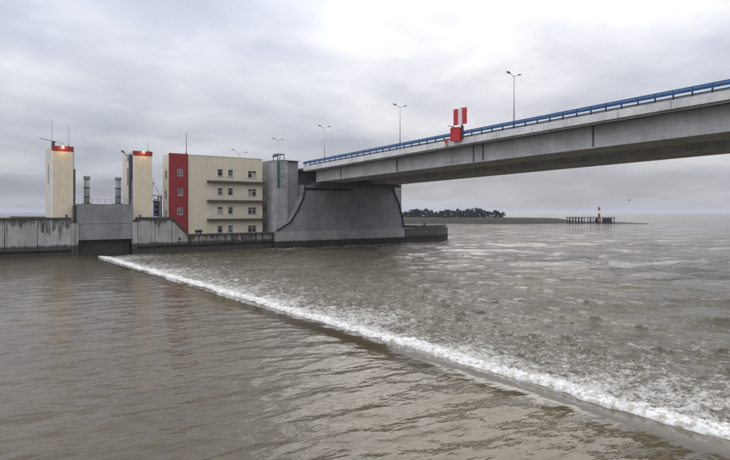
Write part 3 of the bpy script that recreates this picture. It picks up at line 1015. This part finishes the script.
# pier tower beside the building
pt = thing('pier_tower', (63, QY + 1, 0), 'plain concrete tower between the beige building and the bridge end', 'tower')
corner = [(59.7, 121.0), (59.7, 115.6)] + [(60.9 - 1.2 * math.cos(a), 115.6 - 1.2 * math.sin(a)) for a in [R(15 * i) for i in range(1, 6)]] + [(60.9, 114.4), (63.4, 114.4), (63.4, 121.0)]
obj('shaft', MB().prism_z(corner, 1.3, 19.8), 'tower_conc', pt)
obj('shaft', MB().box(63.41, 66.55, 115.0, 121.0, 1.3, 19.75), 'pier_conc', pt)
obj('coping', MB().box(61.0, 66.6, 114.35, 121.1, 19.81, 19.95), 'dark_conc', pt)
gb = obj('green_board', MB().box(60.75, 61.35, 114.2, 114.36, 13.6, 19.6), 'green', pt)
for z0, z1, xe in ((18.0, 19.4, 62.7), (16.0, 16.9, 62.9), (14.9, 15.5, 62.3), (13.7, 14.4, 62.8)):
    obj('gauge_mark', MB().box(61.75, xe, 114.3, 114.396, z0, z1), 'column', pt)
pf = thing('lookout_frame', (62, 115.5, 19.95), 'small dark railed frame on top of the plain concrete tower', 'railing')
for xx in (60.9, 62.6):
    for yy in (114.6, 116.6):
        obj('post', MB().box(xx - 0.06, xx + 0.06, yy - 0.06, yy + 0.06, 19.8 if xx < 61 else 19.95, 21.2), 'dark_steel', pf)
obj('top_rail', MB().box(60.8, 62.7, 114.5, 114.68, 21.2, 21.36).box(60.8, 62.7, 116.5, 116.68, 21.2, 21.36).box(60.8, 60.98, 114.69, 116.49, 21.2, 21.36).box(62.52, 62.7, 114.69, 116.49, 21.2, 21.36), 'dark_steel', pf)
obj('lamp_head', MB().beam((59.7, 114.6, 20.55), (60.9, 114.6, 20.95), 0.4, 0.4), 'lamp_head', pf)

# rounded guide pier to the right
gp = thing('guide_pier', (108, 122, 0), 'low round-ended dark concrete guide pier right of the bridge pier', 'pier')
ccx, ccy, cr = 111.0, 122.6, 9.0


def stadium(x0, cx, cy, r):
    return [(x0, cy - r)] + [(cx + r * math.sin(a), cy - r * math.cos(a)) for a in [math.pi * i / 28 for i in range(29)]] + [(x0, cy + r)]


obj('body', MB().prism_z(stadium(97.7, ccx, ccy, cr), -2, 3.5), 'caisson', gp)
obj('fender_beam', MB().prism_z(stadium(97.7, ccx, ccy, cr + 0.15), 1.3, 1.7), 'dark_conc', gp)
obj('rim', MB().prism_z(stadium(97.7, ccx, ccy, cr + 0.06), 3.3, 3.62), 'caisson', gp)
obj('upper_slab', MB().prism_z(stadium(103.4, ccx, ccy, cr - 0.5), 3.62, 4.3), 'caisson', gp)
obj('bollard', MB().tube((107.5, 115.6, 4.3), (107.5, 115.6, 4.95), 0.3, 0.36, 10), 'dark_steel', gp)


# ------------------------------------------------------------------ street lamps
def make_lamp(label):
    lt = thing('street_lamp', (0, 0, 0), label, 'street lamp', 'lamps along the bridge')
    obj('base', MB().tube((0, 0, 0), (0, 0, 0.9), 0.2, 0.17), 'lamp_grey', lt)
    obj('pole', MB().tube((0, 0, 0.9), (0, 0, 12.4), 0.15, 0.075, 10), 'lamp_grey', lt, True)
    for s in (-1, 1):
        arm = obj('arm', MB().tube((0, 0, 12.3), (s * 1.2, 0, 12.75), 0.06, 0.045), 'lamp_grey', lt)
        pts = []
        mb = MB()
        ring = lambda x, z, wy, hz: [(x, -wy, z - hz * 0.4), (x, wy, z - hz * 0.4), (x, wy * 0.7, z + hz * 0.6), (x, -wy * 0.7, z + hz * 0.6)]
        secs = [ring(s * 1.05, 12.7, 0.1, 0.1), ring(s * 1.3, 12.78, 0.2, 0.24), ring(s * 1.75, 12.86, 0.2, 0.2), ring(s * 1.95, 12.9, 0.1, 0.1)]
        for a, c in zip(secs, secs[1:]):
            mb.loft(a, c, False)
        mb.poly(secs[0]).poly(secs[-1])
        obj('luminaire', mb, 'lamp_head', lt)
    return lt


l0 = None
for (yy, lab, tall) in ((63.8, 'tallest-looking twin-headed street lamp right of the red and white sign', 1.0), (95.0, 'twin-headed street lamp on the bridge left of the red and white sign', 1.0),
                  (126.0, 'twin-headed street lamp where the bridge meets the concrete tower', 1.0), (152.0, 'farthest twin-headed street lamp, rising behind the concrete tower', 1.0)):
    if l0 is None:
        l0 = make_lamp(lab)
        o = l0
    else:
        o = copy_tree(l0)
    o.location = (81.0, yy, zt_(yy) - 0.12)
    o['label'] = lab

# ------------------------------------------------------------------ navigation sign on the bridge edge
sg = thing('navigation_sign', (66.3, 63, 19.4), 'red and white striped navigation board on the bridge railing', 'sign')
y0, y1 = 61.45, 64.3
wd = (y1 - y0) / 3
for i, mt in enumerate(('sign_red', 'sign_white', 'sign_red')):
    a, c = y0 + i * wd, y0 + (i + 1) * wd
    obj('stripe_board', MB().box(66.2 + 0.06 * (i == 1), 66.34, a + 0.03, c - 0.03, 22.05, 24.65), mt, sg)
obj('post', MB().box(66.36, 66.5, 62.6, 62.8, 19.9, 24.8), 'dark_steel', sg)
obj('frame', MB().box(66.345, 66.42, y0, y1, 22.5, 22.65).box(66.345, 66.42, y0, y1, 24.0, 24.15), 'dark_steel', sg)
obj('lamp_bracket', MB().beam((66.1, 64.2, 21.85), (66.1, 65.3, 22.1), 0.3, 0.14).beam((66.2, 63.6, 21.55), (66.2, 64.6, 21.8), 0.2, 0.3), 'steel', sg)
rbx = thing('signal_box', (66.3, 63.7, 19.4), 'square red signal box on the bridge edge below the striped board', 'signal')
obj('case', MB().box(66.0, 66.66, 62.75, 64.65, 19.55, 21.6), 'sign_red', rbx)
obj('rim', MB().box(65.93, 66.0, 62.68, 64.72, 19.48, 19.6).box(65.93, 66.0, 62.68, 64.72, 21.55, 21.67).box(65.93, 66.0, 62.68, 62.8, 19.61, 21.54).box(65.93, 66.0, 64.6, 64.72, 19.61, 21.54), 'sign_red', rbx)
obj('bracket', MB().box(66.66, 66.69, 63.0, 64.4, 19.7, 20.4), 'dark_steel', rbx)
obj('cover', MB().box(66.3, 66.68, 62.45, 62.74, 19.9, 21.9), 'dark_steel', rbx)
yb = thing('junction_box', (66.5, 66.2, 19.3), 'small yellow fitting on the white bridge edge left of the red signal box', 'box')
obj('case', MB().box(66.4, 66.68, 65.95, 66.45, 19.0, 19.9), 'yellow', yb)
obj('lid', MB().box(66.36, 66.4, 65.92, 66.48, 19.5, 19.95), 'sign_red', yb)


# ------------------------------------------------------------------ far shore
F = Vector((0.6, 0.8))
RT = Vector((0.8, -0.6))


def shore(s, z_):                       # distance sideways / ahead of the far spit line
    return F * z_ + RT * s


secs = []
rs = random.Random(3)
for i in range(84):
    s = -60 + i * 3.1
    u = s / 280.0
    zz = 398 + 6 * math.sin(i * 0.21)
    if s < 95:
        hgt_ = 4.0
    elif s < 140:
        hgt_ = 4.0 - (s - 95) / 45 * 0.4
    elif s < 150:
        hgt_ = 3.6 - (s - 140) / 10 * 2.2
    else:
        hgt_ = max(0.5, 1.4 - (s - 150) / 40 * 0.6)
    hgt_ += rs.uniform(-0.18, 0.18)
    if s > 178:
        hgt_ *= max(0.12, (199 - s) / 21)
    secs.append((s, zz, hgt_))
mb = MB()
loops = []
for s, zz, hh in secs:
    end = 1.0 if s < 150 else max(0.15, 1 - (s - 150) / 70)
    pts = []
    for dz, z in ((-8 * end, -0.8), (-5 * end, hh * 0.35 + rs.uniform(-.15, .15)), (-2 * end, hh * 0.8), (0, hh), (18 * end, hh * 1.0), (40 * end, hh * 0.6), (60 * end, -0.8)):
        g = shore(s, zz + dz)
        pts.append((g.x, g.y, z))
    loops.append(pts)
for a, c in zip(loops, loops[1:]):
    for i in range(len(a) - 1):
        mb.poly([a[i], a[i + 1], c[i + 1], c[i]])
mb.poly(loops[0])
mb.poly(loops[-1])
spit = struct(obj('shore_spit', mb, 'bank'))

# a light track wall along the bank top
# trees on the spit: clumpy crowns of many small faces
def make_tree(kind):
    r = random.Random(50 + kind)
    t0 = thing('shore_tree', (0, 0, 0), 'tree', 'tree')
    H = 1.0
    mb = MB().tube((0, 0, -0.05), (0.02, 0, 0.45), 0.035, 0.025, 6).tube((0.02, 0, 0.45), (-0.01, 0.01, 0.85), 0.025, 0.008, 6)
    for i in range(7):
        a = r.uniform(0, 6.28)
        z = r.uniform(0.3, 0.7)
        mb.tube((0.01, 0, z), (0.25 * math.cos(a), 0.25 * math.sin(a), z + r.uniform(0.08, 0.2)), 0.012, 0.004, 4)
    obj('trunk', mb, 'bark', t0)
    mb = MB()
    clumps = []
    for i in range(24):
        a = r.uniform(0, 6.28)
        z = r.uniform(0.04, 0.92)
        rad = (0.44 * math.sqrt(max(0.05, 1 - ((z - 0.35) / 0.62) ** 2))) * math.sqrt(r.random())
        clumps.append((rad * math.cos(a), rad * math.sin(a), z, r.uniform(0.09, 0.17)))
    for cx_, cy_, cz_, cr_ in clumps:
        for k in range(40):
            v = Vector((r.gauss(0, 1), r.gauss(0, 1), r.gauss(0, 0.8)))
            v = v.normalized() * cr_ * (r.random() ** 0.4)
            c0 = Vector((cx_, cy_, cz_)) + v
            n = Vector((r.gauss(0, 1), r.gauss(0, 1), r.gauss(0, 1))).normalized()
            u = n.orthogonal().normalized() * r.uniform(0.02, 0.045)
            w2 = n.cross(u)
            mb.poly([c0 - u - w2, c0 + u - w2 * 0.6, c0 + u * 0.7 + w2, c0 - u * 0.8 + w2 * 0.9])
    obj('crown', mb, 'needles', t0)
    return t0


protos = [make_tree(k) for k in range(4)]
placed = []
r = random.Random(21)
# silhouette heights read along the bank
prof_h = [(20, 3.2), (28, 5.0), (36, 6.8), (44, 6.4), (52, 6.0), (58, 7.2), (64, 7.4), (70, 6.6), (78, 7.2), (84, 6.9), (92, 5.6), (98, 4.2)]
s = 21.0
kk = 0
used = [False] * 4
while s < 99:
    hh = float(np.interp(s, [a for a, _ in prof_h], [c for _, c in prof_h])) * r.uniform(0.72, 1.05)
    k = r.randrange(4)
    if not used[k]:
        o = protos[k]
        used[k] = True
    else:
        o = copy_tree(protos[k])
    g = shore(s * 412 / 398.0, 412 + r.uniform(-5, 6))
    o.location = (g.x, g.y, 3.3)
    o.scale = (hh * r.uniform(0.75, 1.1), hh * r.uniform(0.75, 1.1), hh * 1.12)
    o.rotation_euler = (0, 0, r.uniform(0, 6.28))
    tag(o, 'dark bushy tree in the row on the far shore', 'tree', 'trees on the far spit')
    placed.append(o)
    s += r.uniform(1.2, 2.0)
for k in range(4):
    if not used[k]:
        bpy.data.objects.remove(protos[k])

# jetty
jt = thing('jetty', (*shore(160, 392), 0), 'dark timber jetty on piles at the tip of the far spit', 'jetty')
g0, g1 = shore(141.5, 392), shore(174.0, 392)
obj('deck', MB().beam((g0.x, g0.y, 4.2), (g1.x, g1.y, 4.2), 5.0, 0.5), 'seam', jt)
for i in range(16):
    if i in (6, 9, 11):
        continue
    for off in (-2.0, 2.0):
        g = shore(142.3 + i * 2.08, 392 + off)
        obj('pile', MB().tube((g.x, g.y, -1), (g.x, g.y, 4.0), 0.28, 0.28, 8), 'seam', jt)
for a, c in ((162, 166), (167, 173.4)):
    ga, gc = shore(a, 394.2), shore(c, 394.2)
    obj('plank_wall', MB().beam((ga.x, ga.y, 2.0), (gc.x, gc.y, 2.0), 0.3, 3.2), 'seam', jt)
# beacon
g = shore(162.6, 389)
bc = thing('harbour_beacon', (g.x, g.y, 0), 'slim red and white banded beacon tower beside the jetty', 'beacon')
for (z0, z1, ra, rb_, mt) in ((-1, 3.2, 0.95, 0.85, 'wall_conc_pale'), (3.2, 7.0, 0.7, 0.66, 'red_band'), (7.0, 9.4, 0.66, 0.6, 'sign_white'), (9.4, 11.0, 0.62, 0.58, 'red_band')):
    obj('band', MB().tube((g.x, g.y, z0), (g.x, g.y, z1), ra, rb_, 14), mt, bc, False)
obj('gallery', MB().tube((g.x, g.y, 9.3), (g.x, g.y, 9.45), 0.95, 0.95, 14), 'dark_steel', bc)
obj('lantern', MB().tube((g.x, g.y, 11.0), (g.x, g.y, 11.7), 0.4, 0.3, 10), 'lamp_head', bc)

# gull
gd = shore(43.4, 92)
bt = thing('gull', (gd.x, gd.y, 9.9), 'grey gull flying low above the sea horizon', 'bird')
mb = MB()
secs_ = []
for yv, rr in ((-0.26, 0.01), (-0.16, 0.05), (0.0, 0.075), (0.12, 0.055), (0.2, 0.045), (0.27, 0.012)):
    secs_.append([(gd.x + rr * math.cos(a), gd.y + yv, 9.9 + rr * math.sin(a)) for a in [i * math.pi / 4 for i in range(8)]])
for a, c in zip(secs_, secs_[1:]):
    mb.loft(a, c, False)
mb.poly(secs_[0]).poly(secs_[-1])
obj('body', mb, 'feather', bt)
for sgn in (-1, 1):
    mb = MB()
    A = [(gd.x, gd.y + 0.1, 9.95), (gd.x, gd.y - 0.08, 9.95), (gd.x, gd.y - 0.08, 9.92), (gd.x, gd.y + 0.1, 9.92)]
    Bp = [(gd.x + sgn * 0.3, gd.y + 0.07, 10.12), (gd.x + sgn * 0.3, gd.y - 0.05, 10.12), (gd.x + sgn * 0.3, gd.y - 0.05, 10.1), (gd.x + sgn * 0.3, gd.y + 0.07, 10.1)]
    Cp = [(gd.x + sgn * 0.62, gd.y + 0.02, 10.02), (gd.x + sgn * 0.62, gd.y - 0.04, 10.02), (gd.x + sgn * 0.62, gd.y - 0.04, 10.01), (gd.x + sgn * 0.62, gd.y + 0.02, 10.01)]
    mb.loft(A, Bp).loft(Bp, Cp)
    obj('wing', mb, 'feather', bt)

bt.scale = (0.65, 0.65, 0.65)

# ------------------------------------------------------------------ damp air over the water
mh = bpy.data.materials.new('damp_air')
mh.use_nodes = True
mh.node_tree.nodes.clear()
ht = NT(mh.node_tree)
pv = ht.n('ShaderNodeVolumePrincipled')
pv.inputs['Color'].default_value = (0.86, 0.9, 1.0, 1)
pv.inputs['Density'].default_value = 0.00016
pv.inputs['Anisotropy'].default_value = 0.3
oh = ht.n('ShaderNodeOutputMaterial')
ht.link(pv.outputs[0], oh.inputs['Volume'])
hz = obj('haze', MB().box(-12000, 19000, -9000, 19000, -4.0, 40.0), mh)
hz['kind'] = 'stuff'
tag(hz, 'thin damp haze lying over the whole sea', 'haze')
